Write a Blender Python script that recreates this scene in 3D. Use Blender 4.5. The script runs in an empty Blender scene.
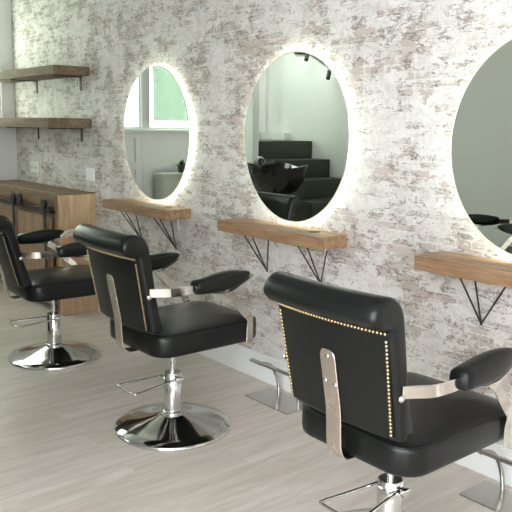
import bpy, bmesh, math, random
from mathutils import Vector, Matrix
random.seed(7)
PI = math.pi
scene = bpy.context.scene
COL = scene.collection

# ------------------------------------------------------------------ materials
def new_mat(name):
    m = bpy.data.materials.new(name); m.use_nodes = True
    nt = m.node_tree
    return m, nt, nt.nodes['Principled BSDF']

def simple(name, col, rough=.5, metal=0.0, spec=.5, coat=0.0, noise_r=0.0, bump=0.0, bscale=60):
    m, nt, b = new_mat(name)
    b.inputs['Base Color'].default_value = (*col, 1)
    b.inputs['Roughness'].default_value = rough
    b.inputs['Metallic'].default_value = metal
    b.inputs['Specular IOR Level'].default_value = spec
    b.inputs['Coat Weight'].default_value = coat
    if noise_r or bump:
        tc = nt.nodes.new('ShaderNodeTexCoord'); n = nt.nodes.new('ShaderNodeTexNoise')
        n.inputs['Scale'].default_value = bscale; n.inputs['Detail'].default_value = 4
        nt.links.new(tc.outputs['Object'], n.inputs['Vector'])
        if noise_r:
            mr = nt.nodes.new('ShaderNodeMapRange')
            mr.inputs[3].default_value = rough-noise_r; mr.inputs[4].default_value = rough+noise_r
            nt.links.new(n.outputs['Fac'], mr.inputs[0]); nt.links.new(mr.outputs[0], b.inputs['Roughness'])
        if bump:
            bp = nt.nodes.new('ShaderNodeBump'); bp.inputs['Strength'].default_value = bump
            bp.inputs['Distance'].default_value = .002
            nt.links.new(n.outputs['Fac'], bp.inputs['Height']); nt.links.new(bp.outputs[0], b.inputs['Normal'])
    return m

def ramp(nt, stops, interp='LINEAR'):
    r = nt.nodes.new('ShaderNodeValToRGB'); cr = r.color_ramp; cr.interpolation = interp
    while len(cr.elements) < len(stops): cr.elements.new(.5)
    for e, (p, c) in zip(cr.elements, stops):
        e.position = p; e.color = (*c, 1) if len(c) == 3 else c
    return r

def math_node(nt, op, a, b=None, c=None):
    n = nt.nodes.new('ShaderNodeMath'); n.operation = op
    for i, v in enumerate((a, b, c)):
        if v is None: continue
        if isinstance(v, (int, float)): n.inputs[i].default_value = v
        else: nt.links.new(v, n.inputs[i])
    return n.outputs[0]

def mix_col(nt, fac, a, b, mode='MIX'):
    n = nt.nodes.new('ShaderNodeMix'); n.data_type = 'RGBA'; n.blend_type = mode
    for i, v in ((0, fac), (6, a), (7, b)):
        if isinstance(v, (int, float)): n.inputs[i].default_value = v
        elif isinstance(v, tuple): n.inputs[i].default_value = (*v, 1)
        else: nt.links.new(v, n.inputs[i])
    return n.outputs[2]

def wood(name, dark, mid, light, axis='X', scale=1.0, rough=.55, knots=True):
    m, nt, b = new_mat(name)
    tc = nt.nodes.new('ShaderNodeTexCoord'); mp = nt.nodes.new('ShaderNodeMapping')
    sc = {'X': (1.2, 14, 14), 'Z': (14, 14, 1.2), 'Y': (14, 1.2, 14)}[axis]
    mp.inputs['Scale'].default_value = tuple(s*scale for s in sc)
    nt.links.new(tc.outputs['Object'], mp.inputs['Vector'])
    n1 = nt.nodes.new('ShaderNodeTexNoise'); n1.inputs['Scale'].default_value = 1.6
    n1.inputs['Detail'].default_value = 6; n1.inputs['Roughness'].default_value = .62; n1.inputs['Distortion'].default_value = 1.1
    n2 = nt.nodes.new('ShaderNodeTexNoise'); n2.inputs['Scale'].default_value = 9; n2.inputs['Detail'].default_value = 3
    nt.links.new(mp.outputs[0], n1.inputs['Vector']); nt.links.new(mp.outputs[0], n2.inputs['Vector'])
    f = math_node(nt, 'ADD', math_node(nt, 'MULTIPLY', n1.outputs['Fac'], .75), math_node(nt, 'MULTIPLY', n2.outputs['Fac'], .25))
    r = ramp(nt, [(.32, dark), (.5, mid), (.66, light)])
    nt.links.new(f, r.inputs[0])
    col = r.outputs[0]
    if knots:
        v = nt.nodes.new('ShaderNodeTexVoronoi'); v.inputs['Scale'].default_value = 2.3*scale
        mk = nt.nodes.new('ShaderNodeMapping'); mk.inputs['Scale'].default_value = {'X': (.8, 2, 2), 'Z': (2, 2, .8), 'Y': (2, .8, 2)}[axis]
        nt.links.new(tc.outputs['Object'], mk.inputs['Vector']); nt.links.new(mk.outputs[0], v.inputs['Vector'])
        kr = ramp(nt, [(.02, (.25, .2, .16)), (.13, (1, 1, 1))]); nt.links.new(v.outputs['Distance'], kr.inputs[0])
        col = mix_col(nt, .8, col, kr.outputs[0], 'MULTIPLY')
    nt.links.new(col, b.inputs['Base Color'])
    b.inputs['Roughness'].default_value = rough
    bp = nt.nodes.new('ShaderNodeBump'); bp.inputs['Strength'].default_value = .25; bp.inputs['Distance'].default_value = .003
    nt.links.new(f, bp.inputs['Height']); nt.links.new(bp.outputs[0], b.inputs['Normal'])
    return m

def brick_paper():
    m, nt, b = new_mat('whitewashed_brick_wallpaper')
    tc = nt.nodes.new('ShaderNodeTexCoord')
    sep = nt.nodes.new('ShaderNodeSeparateXYZ'); nt.links.new(tc.outputs['Object'], sep.inputs[0])
    cmb = nt.nodes.new('ShaderNodeCombineXYZ')
    nt.links.new(sep.outputs[0], cmb.inputs[0]); nt.links.new(sep.outputs[2], cmb.inputs[1])
    uv = cmb.outputs[0]
    def noise(scale, detail, rough=.55, sx=1, sy=1, off=0, dist=0):
        mp = nt.nodes.new('ShaderNodeMapping'); mp.inputs['Scale'].default_value = (sx, sy, 1); mp.inputs['Location'].default_value = (off, off*.7, 0)
        nt.links.new(uv, mp.inputs['Vector'])
        n = nt.nodes.new('ShaderNodeTexNoise'); n.noise_dimensions = '2D'
        n.inputs['Scale'].default_value = scale; n.inputs['Detail'].default_value = detail
        n.inputs['Roughness'].default_value = rough; n.inputs['Distortion'].default_value = dist
        nt.links.new(mp.outputs[0], n.inputs['Vector']); return n
    # wobble the bricks
    wob = noise(22, 3, off=3)
    ws = nt.nodes.new('ShaderNodeVectorMath'); ws.operation = 'SUBTRACT'; ws.inputs[1].default_value = (.5, .5, .5)
    nt.links.new(wob.outputs['Color'], ws.inputs[0])
    wm = nt.nodes.new('ShaderNodeVectorMath'); wm.operation = 'MULTIPLY_ADD'; wm.inputs[1].default_value = (.03, .02, 0)
    nt.links.new(ws.outputs[0], wm.inputs[0]); nt.links.new(uv, wm.inputs[2])
    br = nt.nodes.new('ShaderNodeTexBrick'); nt.links.new(wm.outputs[0], br.inputs['Vector'])
    br.inputs['Scale'].default_value = 1; br.inputs['Brick Width'].default_value = .125; br.inputs['Row Height'].default_value = .038
    br.inputs['Mortar Size'].default_value = .0035; br.inputs['Mortar Smooth'].default_value = .4; br.inputs['Bias'].default_value = 0
    br.inputs['Color1'].default_value = (0, 0, 0, 1); br.inputs['Color2'].default_value = (1, 1, 1, 1); br.inputs['Mortar'].default_value = (.5, .5, .5, 1)
    rnd = nt.nodes.new('ShaderNodeSeparateColor'); nt.links.new(br.outputs['Color'], rnd.inputs[0])
    mort = br.outputs['Fac']
    big = noise(3.0, 2, off=7).outputs['Fac']
    mid = noise(11, 5, sx=.75, off=1.3).outputs['Fac']
    fine = noise(60, 4, .65, sx=.7, off=5).outputs['Fac']
    # how much of the brick shows through the whitewash
    s = math_node(nt, 'ADD', math_node(nt, 'MULTIPLY', big, 1.3), math_node(nt, 'MULTIPLY', mid, 1.45))
    s = math_node(nt, 'ADD', s, math_node(nt, 'MULTIPLY', rnd.outputs[0], .36))
    s = math_node(nt, 'ADD', s, math_node(nt, 'MULTIPLY', fine, 1.05))
    s = math_node(nt, 'SUBTRACT', s, math_node(nt, 'MULTIPLY', mort, .2))
    show = nt.nodes.new('ShaderNodeMapRange'); show.interpolation_type = 'SMOOTHSTEP'
    show.inputs[1].default_value = 2.15; show.inputs[2].default_value = 2.31
    nt.links.new(s, show.inputs[0])
    # torn dark outlines of the plaster flakes
    ln = noise(9, 6, .66, sx=.45, sy=1.25, off=11, dist=.25).outputs['Fac']
    ab = math_node(nt, 'ABSOLUTE', math_node(nt, 'SUBTRACT', ln, .5))
    lr = nt.nodes.new('ShaderNodeMapRange'); lr.inputs[1].default_value = .004; lr.inputs[2].default_value = .02
    lr.inputs[3].default_value = 1; lr.inputs[4].default_value = 0; nt.links.new(ab, lr.inputs[0])
    gate = nt.nodes.new('ShaderNodeMapRange'); gate.inputs[1].default_value = 1.8; gate.inputs[2].default_value = 2.08
    nt.links.new(s, gate.inputs[0])
    line = math_node(nt, 'MULTIPLY', lr.outputs[0], gate.outputs[0])
    pr = ramp(nt, [(.3, (.55, .515, .48)), (.52, (.675, .645, .615)), (.7, (.75, .73, .705))]); 
    nt.links.new(math_node(nt, 'ADD', math_node(nt, 'MULTIPLY', mid, .45), math_node(nt, 'MULTIPLY', fine, .55)), pr.inputs[0])
    brc = ramp(nt, [(.0, (.29, .215, .175)), (.5, (.37, .285, .24)), (1, (.44, .36, .315))]); nt.links.new(rnd.outputs[0], brc.inputs[0])
    st = noise(16, 5, .7, sx=.8, off=21, dist=.4).outputs['Fac']          # thin grey washes
    sr = nt.nodes.new('ShaderNodeMapRange'); sr.inputs[1].default_value = .5; sr.inputs[2].default_value = .68; nt.links.new(st, sr.inputs[0])
    pl = mix_col(nt, math_node(nt, 'MULTIPLY', sr.outputs[0], .38), pr.outputs[0], (.36, .315, .28))
    c = mix_col(nt, math_node(nt, 'MULTIPLY', show.outputs[0], .70), pl, brc.outputs[0])
    c = mix_col(nt, math_node(nt, 'MULTIPLY', line, .95), c, (.17, .14, .12))
    ed = math_node(nt, 'ABSOLUTE', math_node(nt, 'SUBTRACT', s, 2.2))
    er = nt.nodes.new('ShaderNodeMapRange'); er.inputs[1].default_value = .005; er.inputs[2].default_value = .04
    er.inputs[3].default_value = 1; er.inputs[4].default_value = 0; nt.links.new(ed, er.inputs[0])
    c = mix_col(nt, math_node(nt, 'MULTIPLY', er.outputs[0], .68), c, (.17, .14, .12))
    nt.links.new(c, b.inputs['Base Color']); b.inputs['Roughness'].default_value = .8
    b.inputs['Specular IOR Level'].default_value = .25
    return m

def floor_mat():
    m, nt, b = new_mat('pale_laminate_planks')
    tc = nt.nodes.new('ShaderNodeTexCoord')
    mp = nt.nodes.new('ShaderNodeMapping'); mp.inputs['Rotation'].default_value = (0, 0, PI/2)
    nt.links.new(tc.outputs['Object'], mp.inputs['Vector'])
    br = nt.nodes.new('ShaderNodeTexBrick'); nt.links.new(mp.outputs[0], br.inputs['Vector'])
    br.inputs['Scale'].default_value = 1; br.inputs['Brick Width'].default_value = 1.25; br.inputs['Row Height'].default_value = .19
    br.inputs['Mortar Size'].default_value = .0012; br.inputs['Mortar Smooth'].default_value = .2; br.inputs['Bias'].default_value = 0
    br.offset = .37
    br.inputs['Color1'].default_value = (0, 0, 0, 1); br.inputs['Color2'].default_value = (1, 1, 1, 1); br.inputs['Mortar'].default_value = (.5, .5, .5, 1)
    rnd = nt.nodes.new('ShaderNodeSeparateColor'); nt.links.new(br.outputs['Color'], rnd.inputs[0])
    add = nt.nodes.new('ShaderNodeVectorMath'); add.operation = 'MULTIPLY_ADD'
    add.inputs[1].default_value = (5, 3, 7); nt.links.new(br.outputs['Color'], add.inputs[0]); nt.links.new(tc.outputs['Object'], add.inputs[2])
    m2 = nt.nodes.new('ShaderNodeMapping'); m2.inputs['Scale'].default_value = (11, 1.0, 1)
    nt.links.new(add.outputs[0], m2.inputs['Vector'])
    g = nt.nodes.new('ShaderNodeTexNoise'); g.inputs['Scale'].default_value = 1.8; g.inputs['Detail'].default_value = 7; g.inputs['Roughness'].default_value = .6; g.inputs['Distortion'].default_value = .9
    nt.links.new(m2.outputs[0], g.inputs['Vector'])
    f = math_node(nt, 'ADD', math_node(nt, 'MULTIPLY', g.outputs['Fac'], .85), math_node(nt, 'MULTIPLY', rnd.outputs[0], .10))
    r = ramp(nt, [(.36, (.535, .465, .405)), (.52, (.615, .555, .505)), (.68, (.68, .63, .58))]); nt.links.new(f, r.inputs[0])
    c = mix_col(nt, math_node(nt, 'MULTIPLY', br.outputs['Fac'], .25), r.outputs[0], (.30, .26, .23))
    nt.links.new(c, b.inputs['Base Color']); b.inputs['Roughness'].default_value = .42; b.inputs['Specular IOR Level'].default_value = .45
    return m

def emis(name, col, s):
    m = bpy.data.materials.new(name); m.use_nodes = True; nt = m.node_tree; nt.nodes.clear()
    o = nt.nodes.new('ShaderNodeOutputMaterial'); e = nt.nodes.new('ShaderNodeEmission')
    e.inputs[0].default_value = (*col, 1); e.inputs[1].default_value = s; nt.links.new(e.outputs[0], o.inputs[0]); return m

def pane_mat(name='window_glass', tint=(.94, .97, 1.0)):
    m = bpy.data.materials.new(name); m.use_nodes = True; nt = m.node_tree; nt.nodes.clear()
    o = nt.nodes.new('ShaderNodeOutputMaterial'); t = nt.nodes.new('ShaderNodeBsdfTransparent'); g = nt.nodes.new('ShaderNodeBsdfGlossy')
    t.inputs[0].default_value = (*tint, 1); g.inputs['Roughness'].default_value = .02
    mx = nt.nodes.new('ShaderNodeMixShader'); mx.inputs[0].default_value = .06
    nt.links.new(t.outputs[0], mx.inputs[1]); nt.links.new(g.outputs[0], mx.inputs[2]); nt.links.new(mx.outputs[0], o.inputs[0]); return m

def blind_mat():
    m = bpy.data.materials.new('green_tinted_film'); m.use_nodes = True; nt = m.node_tree; nt.nodes.clear()
    o = nt.nodes.new('ShaderNodeOutputMaterial'); t = nt.nodes.new('ShaderNodeBsdfTransparent'); g = nt.nodes.new('ShaderNodeBsdfTranslucent')
    t.inputs[0].default_value = (.285, .325, .295, 1); g.inputs[0].default_value = (.10, .13, .11, 1)
    mx = nt.nodes.new('ShaderNodeMixShader'); mx.inputs[0].default_value = .12
    nt.links.new(t.outputs[0], mx.inputs[1]); nt.links.new(g.outputs[0], mx.inputs[2]); nt.links.new(mx.outputs[0], o.inputs[0]); return m

M = {}
M['brick'] = brick_paper()
M['floor'] = floor_mat()
M['white'] = simple('white_wall_paint', (.78, .80, .77), .6, bump=.05, bscale=150)
M['grey'] = simple('soft_grey_green_paint', (.42, .46, .41), .6, bump=.05, bscale=150)
M['joinery'] = simple('white_gloss_joinery', (.80, .80, .78), .35, bump=.03)
M['skirt'] = simple('white_skirting_paint', (.80, .80, .79), .4, bump=.03)
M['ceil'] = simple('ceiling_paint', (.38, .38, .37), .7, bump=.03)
M['leather'] = simple('black_leather', (.006, .0068, .0064), .30, spec=.27, noise_r=.05, bump=.2, bscale=220)
M['chrome'] = simple('chrome', (.66, .66, .65), .09, 1.0, noise_r=.02, bscale=8)
M['nickel'] = simple('brushed_nickel', (.66, .60, .54), .26, 1.0, noise_r=.05, bscale=30)
M['arm'] = simple('polished_nickel', (.60, .565, .52), .12, 1.0, noise_r=.03, bscale=30)
M['steel'] = simple('satin_steel', (.46, .44, .41), .2, 1.0, noise_r=.04, bscale=20)
M['brass'] = simple('antique_brass', (.55, .41, .22), .3, 1.0, noise_r=.05, bscale=90)
M['iron'] = simple('black_iron', (.02, .02, .02), .45, .4, noise_r=.08, bscale=40)
M['rod'] = simple('dark_steel_rod', (.035, .032, .03), .4, .5, noise_r=.06, bscale=40)
M['oak'] = wood('oak_ledge_wood', (.17, .088, .045), (.29, .168, .09), (.42, .275, .16), 'X')
M['old'] = wood('weathered_shelf_wood', (.085, .055, .034), (.15, .103, .066), (.21, .15, .10), 'X', 1, .8)
M['slab'] = wood('rustic_counter_wood', (.115, .068, .037), (.20, .13, .073), (.28, .195, .115), 'X')
M['panel'] = wood('pale_pine_panel', (.40, .25, .14), (.53, .365, .22), (.62, .46, .295), 'Z', .8, .5, False)
M['door'] = wood('brown_door_wood', (.19, .11, .065), (.30, .185, .11), (.38, .25, .155), 'Z', 1, .5, False)
M['plastic'] = simple('white_plastic', (.80, .80, .79), .3, bump=.02)
M['slot'] = simple('dark_slot', (.05, .05, .05), .6, bump=.02)
M['mirror'] = simple('silvered_glass', (.86, .90, .86), .005, 1.0, noise_r=.002, bscale=2)
M['rim'] = simple('mirror_edge_glass', (.72, .74, .58), .25, .2, noise_r=.03)
M['led'] = emis('led_tape', (.93, 1.0, .86), 11.0)
M['stair'] = simple('dark_stair_paint', (.035, .036, .026), .42, bump=.1, noise_r=.05, bscale=30)
M['pane'] = pane_mat()
M['pane_dim'] = pane_mat('daylight_cut_glass', (.66, .73, .67))  # darker tint added to cut the daylight through this pane
M['pane_green'] = pane_mat('green_tinted_glass', (.86, .92, .87))
M['blind'] = blind_mat()
M['ceramic'] = simple('black_gloss_ceramic', (.008, .008, .008), .1, spec=.6, noise_r=.02)
M['lens'] = emis('fill_emitter', (.95, 1.0, .95), 5.0)  # glow of the added fill panel over the stairs
M['leaf'] = simple('dark_green_leaf', (.03, .07, .025), .4, bump=.1)
M['pot'] = simple('charcoal_pot', (.05, .05, .05), .5, bump=.1)
M['greyc'] = simple('grey_counter_paint', (.62, .65, .60), .45, bump=.05)
M['rubber'] = simple('black_rubber', (.015, .015, .015), .6, bump=.1)

# ------------------------------------------------------------------ mesh helpers
def obj(name, bm, mat, parent=None, smooth=False, angle=None):
    bmesh.ops.recalc_face_normals(bm, faces=bm.faces)
    me = bpy.data.meshes.new(name); bm.to_mesh(me); bm.free()
    me.materials.append(mat)
    if smooth:
        for p in me.polygons: p.use_smooth = True
        if angle: me.set_sharp_from_angle(angle=math.radians(angle))
    o = bpy.data.objects.new(name, me); COL.objects.link(o)
    if parent: o.parent = parent
    return o

def empty(name, loc, rz=0.0):
    o = bpy.data.objects.new(name, None); COL.objects.link(o)
    o.location = loc; o.rotation_euler = (0, 0, rz); o.empty_display_size = .1
    return o

def tag(o, label, cat, group=None):
    o['label'] = label; o['category'] = cat
    if group: o['group'] = group
    return o

def struct(o):
    o['kind'] = 'structure'; return o

def box(bm, x0, x1, y0, y1, z0, z1, bev=0.0, seg=2):
    g = bmesh.ops.create_cube(bm, size=1)
    vs = g['verts']
    for v in vs:
        v.co = Vector(((x0+x1)/2+v.co.x*(x1-x0), (y0+y1)/2+v.co.y*(y1-y0), (z0+z1)/2+v.co.z*(z1-z0)))
    if bev:
        es = list({e for v in vs for e in v.link_edges})
        bmesh.ops.bevel(bm, geom=es, offset=bev, segments=seg, profile=.5, affect='EDGES')
    return bm

def B(*a, **k): return box(bmesh.new(), *a, **k)

def loft(bm, rings, cap=True, closed=False):
    vv = [[bm.verts.new(p) for p in r] for r in rings]
    n = len(vv[0])
    R = len(vv)
    for i in range(R if closed else R-1):
        a, b = vv[i], vv[(i+1) % R]
        for j in range(n):
            bm.faces.new((a[j], a[(j+1) % n], b[(j+1) % n], b[j]))
    if cap and not closed:
        bm.faces.new(vv[0]); bm.faces.new(vv[-1])
    return bm

def lathe(bm, prof, n=48, c=(0, 0), axis='Z'):
    rings = []
    for r, z in prof:
        rings.append([(c[0]+r*math.cos(2*PI*k/n), c[1]+r*math.sin(2*PI*k/n), z) for k in range(n)])
    return loft(bm, rings)

def catmull(pts, sub=8, closed=False):
    P = [Vector(p) for p in pts]; n = len(P); out = []
    for i in range(n if closed else n-1):
        if closed: a, b, c, d = P[(i-1) % n], P[i], P[(i+1) % n], P[(i+2) % n]
        else: a, b, c, d = P[max(i-1, 0)], P[i], P[i+1], P[min(i+2, n-1)]
        for k in range(sub):
            t = k/sub
            out.append(.5*((2*b)+(c-a)*t+(2*a-5*b+4*c-d)*t*t+(3*b-a-3*c+d)*t**3))
    if not closed: out.append(P[-1])
    return out

def tube(bm, pts, r, n=10, closed=False):
    P = [Vector(p) for p in pts]; rings = []; up = None
    N = len(P)
    for i in range(N):
        if closed: t = (P[(i+1) % N]-P[i-1])
        else: t = P[min(i+1, N-1)]-P[max(i-1, 0)]
        t.normalize()
        if up is None:
            up = Vector((0, 0, 1)) if abs(t.z) < .9 else Vector((1, 0, 0))
        s = t.cross(up).normalized(); up = s.cross(t).normalized()
        rings.append([P[i]+r*(math.cos(2*PI*k/n)*s+math.sin(2*PI*k/n)*up) for k in range(n)])
    return loft(bm, rings, closed=closed)

def strap(bm, pts, wide, w, t):
    """flat bar along pts; wide[i] = direction of its broad side there."""
    rings = []; P = [Vector(p) for p in pts]; N = len(P)
    for i in range(N):
        T = (P[min(i+1, N-1)]-P[max(i-1, 0)]).normalized()
        wd = Vector(wide[i]); wd = (wd-T*wd.dot(T)).normalized(); nn = T.cross(wd)
        ww = w[i] if isinstance(w, (list, tuple)) else w
        c = t*.35
        prof = [(-ww/2+c, -t/2), (ww/2-c, -t/2), (ww/2, -t/2+c), (ww/2, t/2-c), (ww/2-c, t/2), (-ww/2+c, t/2), (-ww/2, t/2-c), (-ww/2, -t/2+c)]
        rings.append([P[i]+a*wd+b*nn for a, b in prof])
    return loft(bm, rings)

def lerp_list(keys, sub):
    out = []
    for i in range(len(keys)-1):
        for k in range(sub): out.append(Vector(keys[i]).lerp(Vector(keys[i+1]), k/sub))
    out.append(Vector(keys[-1])); return out

def ball(bm, c, r, u=10, v=6, sc=(1, 1, 1)):
    g = bmesh.ops.create_uvsphere(bm, u_segments=u, v_segments=v, radius=1)
    for q in g['verts']: q.co = Vector((c[0]+q.co.x*r*sc[0], c[1]+q.co.y*r*sc[1], c[2]+q.co.z*r*sc[2]))
    return bm

def disc_cyl(bm, p0, p1, r, n=20):
    return tube(bm, [p0, p1], r, n)

def copy_tree(o, parent=None):
    c = o.copy(); COL.objects.link(c)
    if parent is not None: c.parent = parent
    for ch in list(KIDS.get(o.name, [])): copy_kids(ch, c)
    return c
def copy_kids(ch, par):
    c = ch.copy(); COL.objects.link(c); c.parent = par
    for g in KIDS.get(ch.name, []): copy_kids(g, c)
KIDS = {}
def index_kids():
    KIDS.clear()
    for o in COL.objects:
        if o.parent: KIDS.setdefault(o.parent.name, []).append(o)

# ------------------------------------------------------------------ the room
XL, XR, YB, ZC = -7.13, 1.3, -3.3, 2.85
struct(obj('floor', B(XL-.1, XR+.1, YB-.1, .1, -.05, 0), M['floor']))
struct(obj('ceiling', B(XL-.1, XR+.1, YB-.1, .1, ZC, ZC+.06), M['ceil']))
struct(obj('wall_front', B(XL-.1, XR+.1, 0, .1, 0, ZC), M['brick']))
wx0, wx1, wz0, wz1 = -1.5, 1.1, .25, 2.6               # big daylight window behind the camera
bm = bmesh.new()
box(bm, XL-.1, wx0, YB-.1, YB, 0, ZC); box(bm, wx1, XR+.1, YB-.1, YB, 0, ZC)
box(bm, wx0, wx1, YB-.1, YB, 0, wz0); box(bm, wx0, wx1, YB-.1, YB, wz1, ZC)
struct(obj('wall_back', bm, M['white']))
bm = bmesh.new(); fr = .05
for x0, x1 in ((wx0, wx0+fr), (wx1-fr, wx1), (-.23, -.17)): box(bm, x0, x1, YB-.08, YB-.02, wz0, wz1)
for z0, z1 in ((wz0, wz0+fr), (wz1-fr, wz1)):
    box(bm, wx0+fr, -.23, YB-.08, YB-.02, z0, z1); box(bm, -.17, wx1-fr, YB-.08, YB-.02, z0, z1)
w2 = struct(obj('window_2', bm, M['joinery']))
for x0, x1 in ((wx0+fr, -.23), (-.17, wx1-fr)): obj('window_pane', B(x0, x1, YB-.053, YB-.047, wz0+fr, wz1-fr), M['pane'], w2)
struct(obj('baseboard_front', B(-5.46, XR, -.016, -.0005, 0, .172, bev=.004), M['skirt']))
struct(obj('wall_right', B(XR, XR+.1, YB, 0, 0, ZC), M['white']))
def window(name, x, y0, y1, z0, z1, mull=(), pane='pane_green'):
    bm = bmesh.new(); f = .022
    box(bm, x, x+.06, y0, y0+f, z0, z1); box(bm, x, x+.06, y1-f, y1, z0, z1)
    box(bm, x, x+.06, y0+f, y1-f, z0, z0+f); box(bm, x, x+.06, y0+f, y1-f, z1-f, z1)
    for yy in mull: box(bm, x, x+.06, yy-.03, yy+.03, z0+f, z1-f)
    w = struct(obj(name, bm, M['joinery']))
    p = obj('window_pane', B(x+.028, x+.034, y0+f, y1-f, z0+f, z1-f), M[pane], w)
    return w
# left shopfront : panelled wainscot, posts and glazing
ZS = 1.50
bm = bmesh.new()
box(bm, XL-.1, XL-.02, YB, 0, 0, ZS-.02)                 # backing
box(bm, XL-.1, XL, YB, 0, 2.68, ZC)                   # lintel
for y0, y1 in ((-.13, 0), (-1.6, -1.5), (YB, -2.9)):
    box(bm, XL-.1, XL, y0, y1, 0, 2.68)
struct(obj('wall_left', bm, M['joinery']))
bm = bmesh.new()
for y0, y1 in ((-1.5, -.13), (-2.9, -1.6)):
    for z0, z1 in ((0, .14), (1.07, 1.15), (1.42, ZS-.02)):
        box(bm, XL-.02, XL-.002, y0, y1, z0, z1)
    ym = (y0+y1)/2
    for yy in (y0+.04, ym, y1-.04):
        box(bm, XL-.02, XL-.004, yy-.04, yy+.04, .14, 1.07)
    for yy in (y0+.04, y1-.04):
        box(bm, XL-.02, XL-.004, yy-.04, yy+.04, 1.15, 1.42)
struct(obj('trim_1', bm, M['joinery']))
struct(obj('trim_2', B(XL-.1, XL+.025, -2.9, -.13, ZS-.02, ZS+.015, bev=.006), M['joinery']))
window('window_1', XL-.08, -1.5, -.13, ZS+.015, 2.68, (), 'pane_dim')
window('window_3', XL-.08, -2.9, -1.6, ZS+.015, 2.68, (-2.74,))
f = obj('roller_blind', B(-7.075, -7.072, -2.885, -1.615, 1.605, 2.62), M['blind'])
bm = bmesh.new(); disc_cyl(bm, (-7.072, -2.885, 2.63), (-7.072, -1.615, 2.63), .022); obj('roller', bm, M['plastic'], f, True)
tag(f, 'pale green translucent roller blind hanging in the shop window left of the stairs', 'blind')

# ------------------------------------------------------------------ mirrors
MX = [(-4.53, 0), (-3.077, 1), (-1.593, 2)]
LAB = {0: 'above the farthest ledge beside the rustic cabinet', 1: 'above the middle ledge, reflecting dark stairs', 2: 'at right, cut off by the photo edge'}
for cx, i in MX:
    x = cx+.030; zc = 1.496; A, Bz = .432, .468; n = 96
    root = empty('round_mirror', (x, 0, zc))
    tag(root, ['backlit round wall mirror '+LAB[i]][0], 'mirror', 'backlit mirrors along the brick wall')
    ell = lambda k, d, y: ((A-d)*math.cos(2*PI*k/n), y, (Bz-d)*math.sin(2*PI*k/n))
    bm = bmesh.new(); loft(bm, [[ell(k, d, y) for k in range(n)] for d, y in ((.0015, -.031), (.0015, -.0365), (.003, -.0375))])
    obj('mirror_glass', bm, M['mirror'], root)
    bm = bmesh.new()
    loft(bm, [[ell(k, d, y) for k in range(n)] for d, y in ((.003, -.0372), (.0, -.0385), (-.003, -.037), (-.003, -.031), (.003, -.031))], cap=False, closed=True)
    obj('mirror_rim', bm, M['rim'], root, True, 40)
    bm = bmesh.new(); loft(bm, [[ell(k, d, y) for k in range(n)] for d, y in ((.05, -.001), (.05, -.0305))])
    obj('backing_frame', bm, M['plastic'], root)
    bm = bmesh.new(); loft(bm, [[ell(k, d, y) for k in range(n)] for d, y in ((.0495, -.006), (.0495, -.026), (.044, -.026), (.044, -.006))], cap=False, closed=True)
    obj('led_strip', bm, M['led'], root)

# ------------------------------------------------------------------ ledges
for cx, i in MX:
    L, D, zt, th = .871, .213, 1.001, .065
    root = empty('wall_ledge', (cx, 0, zt-th))
    tag(root, 'chunky oak ledge on hairpin brackets under the '+['farthest mirror, nearest the cabinet', 'middle mirror', 'mirror at the photo right edge'][i], 'shelf', 'wooden ledges under the mirrors')
    bm = B(-L/2, L/2, -D, -.001, 0, th, bev=.004)
    o = obj('ledge_top', bm, M['oak'], root)
    # round hole for a tool, near the right end
    cb = bmesh.new(); lathe(cb, [(.036, th-.03), (.036, th+.05)], 32, (L/2-.17, -.075))
    cut = obj('cutter', cb, M['slot'])
    cut.location = (cx, 0, zt-th)
    md = o.modifiers.new('hole', 'BOOLEAN'); md.object = cut; md.operation = 'DIFFERENCE'; md.solver = 'EXACT'
    bpy.context.view_layer.update()
    dg = bpy.context.evaluated_depsgraph_get()
    me = bpy.data.meshes.new_from_object(o.evaluated_get(dg)); o.modifiers.clear(); o.data = me
    bpy.data.objects.remove(cut)
    bm = bmesh.new(); lathe(bm, [(.0358, th-.0295), (.0358, th-.004), (.033, th-.004), (.033, th-.027), (.0, th-.027)], 32, (L/2-.17, -.075))
    obj('holder_cup', bm, M['slot'], root, True, 40)
    for s in (-1, 1):
        ax = -.20 if s < 0 else .26
        bm = bmesh.new()
        apex = Vector((ax, -.012, -.235))
        for px, py in ((ax-.005, -.19), (ax+.07, -.19), (ax+.215, -.19)):
            disc_cyl(bm, (px, py, -.001), apex, .0042, 8)
        ball(bm, apex, .006)
        b = obj('hairpin_bracket', bm, M['rod'], root, True)
    bm = bmesh.new(); tube(bm, catmull([(.30, -.02, -.002), (.30, -.02, -.06), (.302, -.012, -.10)], 6), .006, 8)
    obj('power_cable', bm, M['plastic'], root, True)

# ------------------------------------------------------------------ wall shelves at the left
for i, (z0, z1, d, xr) in enumerate(((1.942, 2.013, .305, -5.545), (1.522, 1.603, .375, -5.52))):
    root = empty('wall_shelf', (xr, 0, z0))
    tag(root, ['thick weathered wooden plank shelf on the brick wall, upper of two', 'thick weathered wooden plank shelf on the brick wall, lower of two'][i], 'shelf', 'plank shelves above the cabinet')
    obj('plank', B(XL+.004-xr, 0, -d, -.001, 0, z1-z0, bev=.006), M['old'], root)
    for bx in (-6.585, -5.70):
        bm = bmesh.new(); x = bx-xr
        box(bm, x-.012, x+.012, -.008, -.0005, -.11, 0, bev=.002)
        box(bm, x-.012, x+.012, -d*.8, -.0005, -.008, -.0002, bev=.002)
        obj('shelf_bracket', bm, M['iron'], root)

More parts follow.
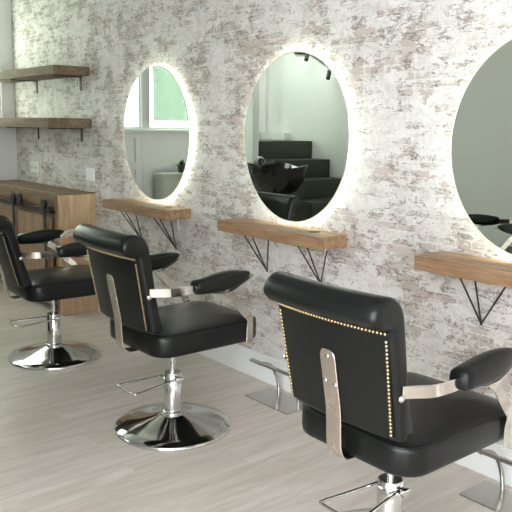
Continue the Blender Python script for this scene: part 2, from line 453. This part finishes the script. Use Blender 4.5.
# ------------------------------------------------------------------ sockets
for i, (x0, x1, z0, z1) in enumerate(((-6.79, -6.615, 1.10, 1.20), (-5.635, -5.49, 1.095, 1.20))):
    root = empty('wall_socket', ((x0+x1)/2, 0, (z0+z1)/2)); w = (x1-x0)/2; h = (z1-z0)/2
    tag(root, ['white double wall socket above the middle of the cabinet top', 'white double wall switch plate above the right end of the cabinet'][i], 'socket', 'white plates on the brick wall')
    obj('face_plate', B(-w, w, -.011, -.0005, -h, h, bev=.003), M['plastic'], root)
    for s in (-.5, .5):
        if i == 0:
            bm = bmesh.new()
            for dx, dz in ((-.012, -.008), (.012, -.008), (0, .012)): box(bm, s*w+dx-.004, s*w+dx+.004, -.012, -.010, dz-.007, dz+.007)
            obj('socket_slots', bm, M['slot'], root)
        else:
            obj('rocker', B(s*w-.026, s*w+.026, -.015, -.010, -.036, .036, bev=.003), M['plastic'], root)

# ------------------------------------------------------------------ rustic cabinet
root = empty('rustic_cabinet', (-6.3, -.16, 0))
tag(root, 'long rustic wooden cabinet with a black sliding door rail below the plank shelves', 'cabinet')
X = lambda v: v+6.3
Y = lambda v: v+.16
obj('counter_top', B(X(-7.124), X(-5.53), Y(-.325), Y(-.002), .885, 1.003, bev=.006), M['slab'], root)
bm = B(X(-5.529), X(-5.497), Y(-.318), Y(-.002), .001, .992, bev=.003)
sp = obj('side_panel', bm, M['panel'], root)
bm = bmesh.new(); box(bm, X(-5.53), X(-5.492), Y(-.322), Y(-.001), .994, 1.006, bev=.002); obj('edge_strip', bm, M['slab'], root)
obj('plinth_strip', B(X(-5.4968), X(-5.49), Y(-.318), Y(-.002), .001, .055, bev=.002), M['panel'], root)
bm = bmesh.new(); box(bm, X(-7.124), X(-5.5292), Y(-.29), Y(-.004), .05, .8848); obj('cabinet_body', bm, M['door'], root)
bm = bmesh.new(); box(bm, X(-5.60), X(-5.5292), Y(-.312), Y(-.2902), .001, .8848, bev=.003); obj('stile', bm, M['door'], root)
# sliding door hanging on the rail
d = obj('sliding_door', B(X(-6.47), X(-5.64), Y(-.338), Y(-.314), .06, .80, bev=.003), M['door'], root)
bm = bmesh.new(); box(bm, X(-7.12), X(-5.555), Y(-.352), Y(-.342), .835, .868, bev=.002); obj('door_rail', bm, M['iron'], root)
for x in (-6.9, -6.15, -5.57):
    bm = bmesh.new(); disc_cyl(bm, (X(x), Y(-.356), .852), (X(x), Y(-.325), .852), .011, 12); obj('rail_bolt', bm, M['iron'], root, True, 40)
for sx, wx in ((-6.36, -6.30), (-5.69, -5.655)):
    s_ = obj('door_strap', B(X(sx)-.022, X(sx)+.022, Y(-.364), Y(-.357), .36, .96, bev=.002), M['iron'], d)
    bm = bmesh.new(); lathe(bm, [(.0, -.013), (.042, -.013), (.046, -.009), (.04, -.002), (.04, .002), (.046, .009), (.042, .013), (.0, .013)], 28)
    bmesh.ops.rotate(bm, verts=bm.verts, cent=(0, 0, 0), matrix=Matrix.Rotation(PI/2, 3, 'X'))
    bmesh.ops.translate(bm, verts=bm.verts, vec=(X(wx), Y(-.378), .912))
    obj('roller_wheel', bm, M['iron'], d, True, 40)
bm = bmesh.new(); lathe(bm, [(.0, -.011), (.042, -.011), (.046, -.006), (.046, .006), (.042, .011), (.0, .011)], 28)
bmesh.ops.rotate(bm, verts=bm.verts, cent=(0, 0, 0), matrix=Matrix.Rotation(PI/2, 3, 'X'))
bmesh.ops.translate(bm, verts=bm.verts, vec=(X(-6.165), Y(-.376), .912)); obj('guide_wheel', bm, M['iron'], root, True, 40)
obj('rail_stop', B(X(-5.60), X(-5.55), Y(-.385), Y(-.3525), .842, .895, bev=.004), M['iron'], root)

# ------------------------------------------------------------------ footrests
def footrest(name, cx, label):
    root = empty(name, (cx, -.16, 0)); tag(root, label, 'footrest', 'footrests by the brick wall')
    bm = B(-.185, .185, -.10, .10, .0, .006, bev=.002)
    obj('base_plate', bm, M['steel'], root)
    bm = bmesh.new(); P = [(-.20, -.035, .205), (.20, -.035, .205)]
    box(bm, -.205, .205, -.052, -.026, .197, .213, bev=.006, seg=3); obj('foot_bar', bm, M['steel'], root, True, 35)
    for s in (-1, 1):
        pts = catmull([(s*.135, -.036, .196), (s*.128, -.01, .195), (s*.116, .035, .178), (s*.104, .064, .135), (s*.094, .078, .08), (s*.088, .080, .04), (s*.085, .080, .004)], 6)
        bm = bmesh.new(); tube(bm, pts, .0105, 12); obj('curved_leg', bm, M['steel'], root, True, 60)
    return root
footrest('footrest', -2.985, 'steel footrest on the floor behind the middle armchair, under the middle mirror')
footrest('footrest', -1.50, 'steel footrest on the floor behind the nearest armchair at the right edge')
footrest('footrest', -4.44, 'steel footrest by the wall under the farthest mirror, mostly behind the middle armchair')

# ------------------------------------------------------------------ styling chair
def rbox_ring(hw, y0, y1, r, z, n=7):
    pts = []
    for cx, cy, a0 in ((hw-r, y1-r, 0), (-hw+r, y1-r, PI/2), (-hw+r, y0+r, PI), (hw-r, y0+r, 1.5*PI)):
        for k in range(n):
            a = a0+PI/2*k/(n-1); pts.append(Vector((cx+r*math.cos(a), cy+r*math.sin(a), z)))
    return pts

def bulge(x, hw=.255): return .022*(1-min(1, abs(x)/hw)**2)
def rear_y(z): return -.272-(z-.60)*(.068/.36)

def make_chair():
    root = empty('styling_chair', (0, 0, 0))
    # base
    bm = bmesh.new()
    lathe(bm, [(.30, .0), (.304, .003), (.304, .013), (.298, .0185), (.24, .029), (.17, .044), (.11, .062), (.075, .075), (.056, .083), (.0, .083)], 96)
    obj('chrome_base', bm, M['chrome'], root, True, 50)
    bm = bmesh.new(); lathe(bm, [(.0, .083), (.056, .083), (.058, .088), (.058, .096), (.054, .10), (.0, .10)], 48)
    obj('collar', bm, M['chrome'], root, True, 40)
    bm = bmesh.new(); lathe(bm, [(.0, .10), (.047, .10), (.047, .295), (.043, .302), (.0, .302)], 48)
    col = obj('hydraulic_column', bm, M['chrome'], root, True, 40)
    bm = bmesh.new(); lathe(bm, [(.0, .302), (.0125, .302), (.0125, .45), (.0, .45)], 20)
    obj('piston', bm, M['chrome'], root, True, 40)
    # pump lever : a loop of rod, plus its hinge
    pts = [(.052, .02, .272), (.052, -.05, .27), (.07, -.19, .262), (.08, -.25, .262), (.066, -.275, .262), (-.07, -.275, .262), (-.088, -.255, .262), (-.07, -.15, .266), (-.052, -.03, .27), (-.052, .02, .272)]
    bm = bmesh.new(); tube(bm, catmull(pts, 6), .0062, 10)
    lv = obj('pump_lever', bm, M['chrome'], root, True)
    bm = bmesh.new(); disc_cyl(bm, (-.064, .012, .272), (.064, .012, .272), .011, 16); obj('lever_pin', bm, M['chrome'], lv, True, 40)
    bm = bmesh.new(); box(bm, .058, .082, -.02, .014, .262, .292, bev=.005); obj('lever_hinge', bm, M['chrome'], lv, True, 40)
    obj('mount_plate', B(-.13, .13, -.13, .13, .45, .474, bev=.008), M['iron'], root)
    # seat cushion
    bm = bmesh.new(); rings = []
    hw, y0, y1, r = .274, -.250, .385, .10
    for ins, z in ((.05, .474), (.012, .476), (.003, .484), (.0, .50), (.0, .56), (.003, .573), (.012, .582), (.03, .588), (.08, .596), (.15, .601), (.215, .603)):
        rr = max(.012, r-ins*.8)
        rings.append(rbox_ring(hw-ins, y0+ins, y1-ins, rr, z))
    loft(bm, rings); obj('seat', bm, M['leather'], root, True)
    bm = bmesh.new(); tube(bm, rbox_ring(hw-.004, y0+.004, y1-.004, r-.004, .576), .0035, 6, closed=True)
    obj('seat_piping', bm, M['leather'], root, True)
    # back : profile in y,z swept across x
    prof = [(-.265, .602), (-.277, .64), (-.30, .76), (-.325, .88), (-.340, .960), (-.356, .972), (-.390, .981), (-.417, 1.008), (-.412, 1.042), (-.383, 1.070), (-.345, 1.075), (-.308, 1.06), (-.282, 1.02), (-.27, .96), (-.255, .86), (-.235, .74), (-.208, .64), (-.21, .612), (-.235, .600)]
    P = [Vector((0, a, b)) for a, b in prof]; P = catmull(P, 4, closed=True); n = len(P)
    nor = []
    for i in range(n):
        t = (P[(i+1) % n]-P[i-1]).normalized(); nor.append(Vector((0, t.z, -t.y)))
    cen = sum(P, Vector())/n
    if sum(nor[i].dot(P[i]-cen) for i in range(n)) < 0: nor = [-v for v in nor]
    HW = .256; rad = .022
    st = [(-HW+rad*(1-math.cos(a)), rad*(1-math.sin(a))) for a in (0, .35, .7, 1.1, PI/2)]
    xs = st+[(-HW+rad+(2*(HW-rad))*k/16, 0) for k in range(1, 16)]+[(-x, d) for x, d in reversed(st)]
    rings = []
    for x, d in xs:
        rings.append([Vector((x, P[i].y-nor[i].y*d-bulge(x)*(1 if P[i].y < -.24 else .9), P[i].z-nor[i].z*d)) for i in range(n)])
    bm = bmesh.new(); loft(bm, rings); back = obj('backrest', bm, M['leather'], root, True, 65)
    # rear panel, a sheet following the back
    def rear(x, z, off): return Vector((x, rear_y(z)-bulge(x)-off, z))
    def pw(z): return .231+.012*(z-.62)/.34
    bm = bmesh.new(); g = []
    for off in (.006, -.012):
        g.append([[bm.verts.new(rear(pw(z)*(2*i/14-1), z, off)) for i in range(15)] for z in [.618+(.968-.618)*j/12 for j in range(13)]])
    for a in range(2):
        for j in range(12):
            for i in range(14):
                bm.faces.new((g[a][j][i], g[a][j][i+1], g[a][j+1][i+1], g[a][j+1][i]))
    for j in range(12):
        for i in (0, 14): bm.faces.new((g[0][j][i], g[0][j+1][i], g[1][j+1][i], g[1][j][i]))
    for i in range(14):
        for j in (0, 12): bm.faces.new((g[0][j][i], g[0][j][i+1], g[1][j][i+1], g[1][j][i]))
    obj('rear_panel', bm, M['leather'], back, True, 50)
    # nailheads
    nm = bmesh.new(); ball(nm, (0, 0, 0), .0056, 8, 5, (1, .7, 1)); nail0 = None
    spots = []
    for k in range(36): x = -.234+.468*k/35; spots.append(rear(x, .962, .008))
    for s in (-1, 1):
        for k in range(25): z = .626+(.950-.626)*k/25; spots.append(rear(s*(pw(z)-.006), z, .008))
    for p in spots:
        if nail0 is None: nail0 = obj('nailhead', nm, M['brass'], back, True); o = nail0
        else: o = nail0.copy(); COL.objects.link(o)
        o.location = p
    # tufted front
    for bx in (-.13, 0, .13):
        for bz in (.78, .90):
            bm = bmesh.new(); y = -.237-(bz-.75)*.17-bulge(bx)*.9; ball(bm, (bx, y+.004, bz), .012, 10, 6, (1, .6, 1)); obj('tuft_button', bm, M['leather'], back, True)
    # bracket strap behind
    key = [(0, rear_y(.86)-.0325, .86), (0, rear_y(.81)-.0325, .81), (0, rear_y(.70)-.0325, .70), (0, rear_y(.66)-.033, .665), (0, -.311, .62), (0, -.307, .55), (0, -.300, .50), (0, -.28, .472), (0, -.235, .465), (0, -.12, .465)]
    pts = catmull(key, 5); ww = [.068]*len(pts)
    ww[0] = .03; ww[1] = .05; ww[2] = .06; ww[3] = .066
    bm = bmesh.new(); strap(bm, pts, [(1, 0, 0)]*len(pts), ww, .006); br = obj('back_bracket', bm, M['nickel'], root, True, 40)
    for bx, bz in ((0, .835), (-.022, .745), (.022, .74)):
        bm = bmesh.new(); ball(bm, (bx, rear_y(bz)-.0345, bz), .0085, 12, 6, (1, .5, 1)); obj('screw', bm, M['chrome'], br, True)
    # arms
    for s in (-1, 1):
        key = [(.261, -.290, .790), (.283, -.255, .790), (.309, -.205, .789), (.318, -.14, .789), (.317, -.07, .787), (.314, -.02, .770), (.314, .05, .756), (.314, .12, .758), (.314, .19, .784), (.312, .265, .822)]
        pts = catmull([(s*a, b, c) for a, b, c in key], 5)
        wd = []
        for p in pts:
            t = min(1, max(0, (p.y+.075)/.09)); wd.append((s*t, 0, 1.0-t))
        bm = bmesh.new(); strap(bm, pts, wd, .042, .006); arm = obj('arm_band', bm, M['arm'], root, True, 40)
        bm = bmesh.new(); ball(bm, (s*.262, -.293, .771), .013, 12, 6, (.6, 1, 1)); obj('screw', bm, M['chrome'], arm, True)
        key = [(.314, .10, .756), (.315, .14, .728), (.312, .18, .68), (.305, .23, .63), (.294, .268, .598), (.284, .282, .565), (.281, .283, .52), (.281, .283, .462)]
        pts = catmull([(s*a, b, c) for a, b, c in key], 5)
        bm = bmesh.new(); strap(bm, pts, [(0, 1, .6)]*len(pts), .042, .006); obj('arm_leg', bm, M['arm'], root, True, 40)
        # pad : canoe shape
        prof = [(-.080, .772, .826, .031), (-.076, .766, .831, .036), (-.04, .763, .838, .038), (.01, .761, .846, .039), (.06, .760, .852, .040), (.12, .767, .855, .039), (.17, .782, .854, .035), (.215, .803, .849, .027), (.24, .820, .842, .017), (.25, .828, .836, .007)]
        rings = []
        for y, zb, zt, w in prof:
            c = []
            zm = (zb+zt)/2; h = (zt-zb)/2
            for k in range(20):
                a = 2*PI*k/20; ca, sa = math.cos(a), math.sin(a)
                c.append(Vector((s*.311+w*math.copysign(abs(ca)**.55, ca), y, zm+h*math.copysign(abs(sa)**.6, sa))))
            rings.append(c)
        bm = bmesh.new(); loft(bm, rings); obj('arm_pad', bm, M['leather'], root, True, 60)
    return root

chair = make_chair(); index_kids()
CH = [((-1.585, -.85, 0), 0.0, 0.0, 'black leather salon armchair nearest the camera with brass nailheads and bracket showing'),
      ((-3.053, -.836, 0), 0.0, 0.0, 'black leather salon armchair in the middle, whole round chrome base in view'),
      ((-4.531, -.823, 0), -.05, -.022, 'black leather salon armchair farthest away in front of the cabinet, cut by the left edge'),
      ((-3.22, -2.57, 0), .52, 0.0, 'black leather salon armchair by the back wall, only its arm reflected in the nearest mirror')]
chairs = []
for i, (loc, rz, dz, lab) in enumerate(CH):
    c = chair if i == 0 else copy_tree(chair)
    c.location = loc; c.rotation_euler = (0, 0, rz); tag(c, lab, 'chair', 'black styling chairs'); chairs.append(c)
FLOORPARTS = {'chrome_base', 'collar', 'hydraulic_column', 'pump_lever'}
for c, (loc, rz, dz, lab) in zip(chairs, CH):      # each chair is pumped to its own height
    for o in COL.objects:
        if o.parent == c and o.name.split('.')[0] not in FLOORPARTS and dz: o.location.z += dz
for o in COL.objects:
    if o.parent == chairs[0] and o.name.split('.')[0] in ('seat', 'seat_piping'): o.location.z -= .01
    if o.parent == chairs[2] and o.name.split('.')[0] == 'arm_pad' and o.data.vertices[0].co.x < 0: o.location.y -= .035
for o in COL.objects:                                      # the far chair's back is set lower and tipped back a little
    if o.parent == chairs[2] and o.name.split('.')[0] in ('backrest', 'back_bracket'):
        R_ = Matrix.Rotation(.085, 3, 'X'); pv = Vector((0, -.28, .60)); d_ = pv-R_ @ pv
        o.rotation_euler = (.085, 0, 0); o.location += d_+Vector((0, -.012, -.03 if o.name.startswith('backrest') else -.004))
ARMS = {'arm_band', 'arm_pad', 'arm_leg'}
for k, a in ((0, -.015), (1, .015), (2, -.005)):           # arms are bolted at slightly different heights
    for o in COL.objects:
        if o.parent == chairs[k] and o.name.split('.')[0] in ARMS: o.location.z += a
# the far chair's left arm ends in a flared metal tip
bm = bmesh.new()
key = [(-.314, .15, .775), (-.314, .185, .797), (-.313, .22, .810), (-.311, .28, .814), (-.307, .345, .806), (-.30, .41, .785)]
pts = catmull(key, 6); N = len(pts)
strap(bm, pts, [(-max(0, 1-3.5*k/N), 0, .15+2.5*k/N) for k in range(N)], [.03+.018*math.sin(PI*k/(N-1)) for k in range(N)], .006)
o = obj('arm_tip', bm, M['arm'], chairs[2], True, 40); o.location.z = CH[2][2]

# ------------------------------------------------------------------ what the mirrors show : stairs, basin, lamps
struct_st = empty('staircase', (-5.8, -2.9, 0))
tag(struct_st, 'dark painted staircase climbing along the back wall, reflected in the middle mirror', 'stairs')
for k in range(7):
    xf = -4.47-.3*k; zt = .2*(k+1)
    obj('step', B(-7.12+5.8, xf+5.8, -3.295+2.9, -2.45+2.9, zt-.2+(.0005 if k else 0), zt, bev=.004), M['stair'], struct_st)
bm = B(-7.12, -6.66, -3.29, -3.2, 1.401, 1.49, bev=.003)
tag(obj('boxed_ledge', bm, M['joinery']), 'low white boxed ledge on top of the dark stairs, reflected in the middle mirror', 'ledge')
struct(obj('trim_3', B(-7.1, -6.33, -2.448, -2.425, 0, 1.49, bev=.003), M['joinery']))
struct(obj('trim_4', B(-6.33, -6.24, -2.448, -2.36, 0, ZC-.001, bev=.004), M['joinery']))
# basin unit
root = empty('wash_basin', (-5.55, -2.1, 0)); root.rotation_euler = (0, 0, .25)
tag(root, 'black glossy hair washing basin with chrome tap before the stairs, seen in the middle mirror', 'basin')
bm = bmesh.new(); lathe(bm, [(.16, 0), (.17, .02), (.12, .06), (.10, .5), (.13, .88), (.0, .88)], 32); obj('pedestal', bm, M['ceramic'], root, True, 40)
rings = []; n = 48
def se(k, a, b, e=.6):
    t = 2*PI*k/n; c, s = math.cos(t), math.sin(t); return a*math.copysign(abs(c)**e, c), b*math.copysign(abs(s)**e, s)
def rimz(k):
    t = 2*PI*k/n
    d = (t-PI/2+PI) % (2*PI)-PI
    corner = .03*abs(math.sin(2*t))
    return 1.165+corner-(.085*math.exp(-(d/.28)**2))
for a, b, z in ((.10, .09, .875), (.22, .18, .93), (.30, .24, 1.03), (.335, .265, None), (.315, .245, None), (.27, .21, 1.05), (.18, .14, .96), (.05, .04, .94)):
    rings.append([Vector((*se(k, a, b), z if z is not None else rimz(k))) for k in range(n)])
bm = bmesh.new(); loft(bm, rings); obj('bowl', bm, M['ceramic'], root, True, 60)
bm = bmesh.new(); tube(bm, catmull([(-.27, .0, 1.0), (-.27, .0, 1.16), (-.265, .02, 1.23), (-.25, .08, 1.235), (-.23, .12, 1.19)], 6), .017, 12); obj('tap', bm, M['chrome'], root, True, 60)
# track lights near the back wall
root = empty('track_light', (-6.15, -3.2, 2.42)); tag(root, 'black track with two spotlights on the back wall, reflected in the middle mirror', 'track light')
bm = bmesh.new(); tube(bm, [(-.45, -.08, .0), (-.17, -.08, -.02), (.27, -.08, -.26)], .012, 8); obj('track', bm, M['iron'], root)
for p in ((-.16, 0, -.03), (.20, 0, -.25)):
    bm = bmesh.new(); disc_cyl(bm, (p[0], -.08, p[2]+.03), (p[0], -.02, p[2]), .008, 8)
    disc_cyl(bm, (p[0], -.02, p[2]+.01), (p[0]+.03, .03, p[2]-.075), .024, 16); h = obj('spot_head', bm, M['iron'], root, True, 40)
# counter and plant at the shopfront
root = empty('low_counter', (-7.0, -2.0, 0)); tag(root, 'low grey counter under the shop window, reflected in the bottom of the farthest mirror', 'counter')
obj('counter_body', B(-.105, .10, -.36, .36, 0, 1.0, bev=.003), M['greyc'], root); obj('counter_lid', B(-.11, .11, -.375, .375, 1.0005, 1.03, bev=.004), M['greyc'], root)
root = empty('potted_plant', (-6.98, -1.93, 1.0305)); tag(root, 'small leafy plant in a charcoal pot on the grey counter, reflected in the farthest mirror', 'plant')
bm = bmesh.new(); lathe(bm, [(.0, 0), (.035, 0), (.05, .08), (.046, .08), (.0, .07)], 24); obj('pot', bm, M['pot'], root, True, 40)
bm = bmesh.new()
for k in range(26):
    a = random.uniform(0, 2*PI); l = random.uniform(.05, .11); el = random.uniform(.2, 1.3)
    dx, dy, dz = math.cos(a)*math.cos(el), math.sin(a)*math.cos(el), math.sin(el)
    p0 = Vector((0, 0, .07)); t = Vector((dx, dy, dz)); s = t.cross(Vector((0, 0, 1))).normalized()
    q = [p0, p0+t*l*.5+s*.018, p0+t*l+Vector((0, 0, -.015)), p0+t*l*.5-s*.018]
    up = Vector((0, 0, .0015)); a_ = [bm.verts.new(v) for v in q]; b_ = [bm.verts.new(v+up) for v in q]
    bm.faces.new(a_); bm.faces.new(b_)
    for j in range(4): bm.faces.new((a_[j], a_[(j+1) % 4], b_[(j+1) % 4], b_[j]))
obj('foliage', bm, M['leaf'], root)

# ------------------------------------------------------------------ light
w = bpy.data.worlds.new('sky'); scene.world = w; w.use_nodes = True
bg = w.node_tree.nodes['Background']; bg.inputs[0].default_value = (1.0, .98, .95, 1); bg.inputs[1].default_value = 6.0
def portal(name, x, y0, y1, z0, z1, ry):
    l = bpy.data.lights.new(name, 'AREA'); l.shape = 'RECTANGLE'; l.size = z1-z0; l.size_y = y1-y0; l.cycles.is_portal = True
    o = bpy.data.objects.new(name, l); COL.objects.link(o); o.location = (x, (y0+y1)/2, (z0+z1)/2); o.rotation_euler = (0, ry, 0)
l = bpy.data.lights.new('daylight_portal', 'AREA'); l.shape = 'RECTANGLE'; l.size = wx1-wx0; l.size_y = wz1-wz0; l.cycles.is_portal = True
o = bpy.data.objects.new('daylight_portal', l); COL.objects.link(o); o.location = ((wx0+wx1)/2, YB-.12, (wz0+wz1)/2); o.rotation_euler = (PI/2, 0, 0)
portal('daylight_portal', XL-.12, -1.5, -.13, ZS, 2.68, -PI/2)
portal('daylight_portal', XL-.12, -2.9, -1.6, ZS, 2.68, -PI/2)
# added unseen fill panel over the stairs, brightens the back wall
root = empty('stair_fill_panel', (-6.2, -2.75, ZC)); tag(root, 'flat white fill panel added unseen above the dark stairs to brighten the back wall', 'fill light')
obj('panel_frame', B(-.41, .41, -.31, .31, -.012, -.0005, bev=.003), M['plastic'], root)
obj('fill_surface', B(-.39, .39, -.29, .29, -.016, -.0122), M['lens'], root)

# ------------------------------------------------------------------ camera
yaw, pitch, roll, fpx = .877985529, .175656102, .0149137857, 729.046
fw = Vector((-math.sin(yaw)*math.cos(pitch), math.cos(yaw)*math.cos(pitch), -math.sin(pitch)))
r = Vector((math.cos(yaw), math.sin(yaw), 0)); u = r.cross(fw)
r2 = math.cos(roll)*r+math.sin(roll)*u; u2 = -math.sin(roll)*r+math.cos(roll)*u
cam = bpy.data.cameras.new('camera'); cam.sensor_width = 36; cam.lens = fpx/512*36; cam.clip_start = .05
co = bpy.data.objects.new('camera', cam); COL.objects.link(co)
mw = Matrix((r2, u2, -fw)).transposed().to_4x4(); mw.translation = Vector((0, -2.82, 1.5581)); co.matrix_world = mw
scene.camera = co
vs = scene.view_settings; vs.view_transform = 'Standard'; vs.look = 'None'; vs.gamma = 1; vs.use_curve_mapping = False; vs.exposure = 1.22
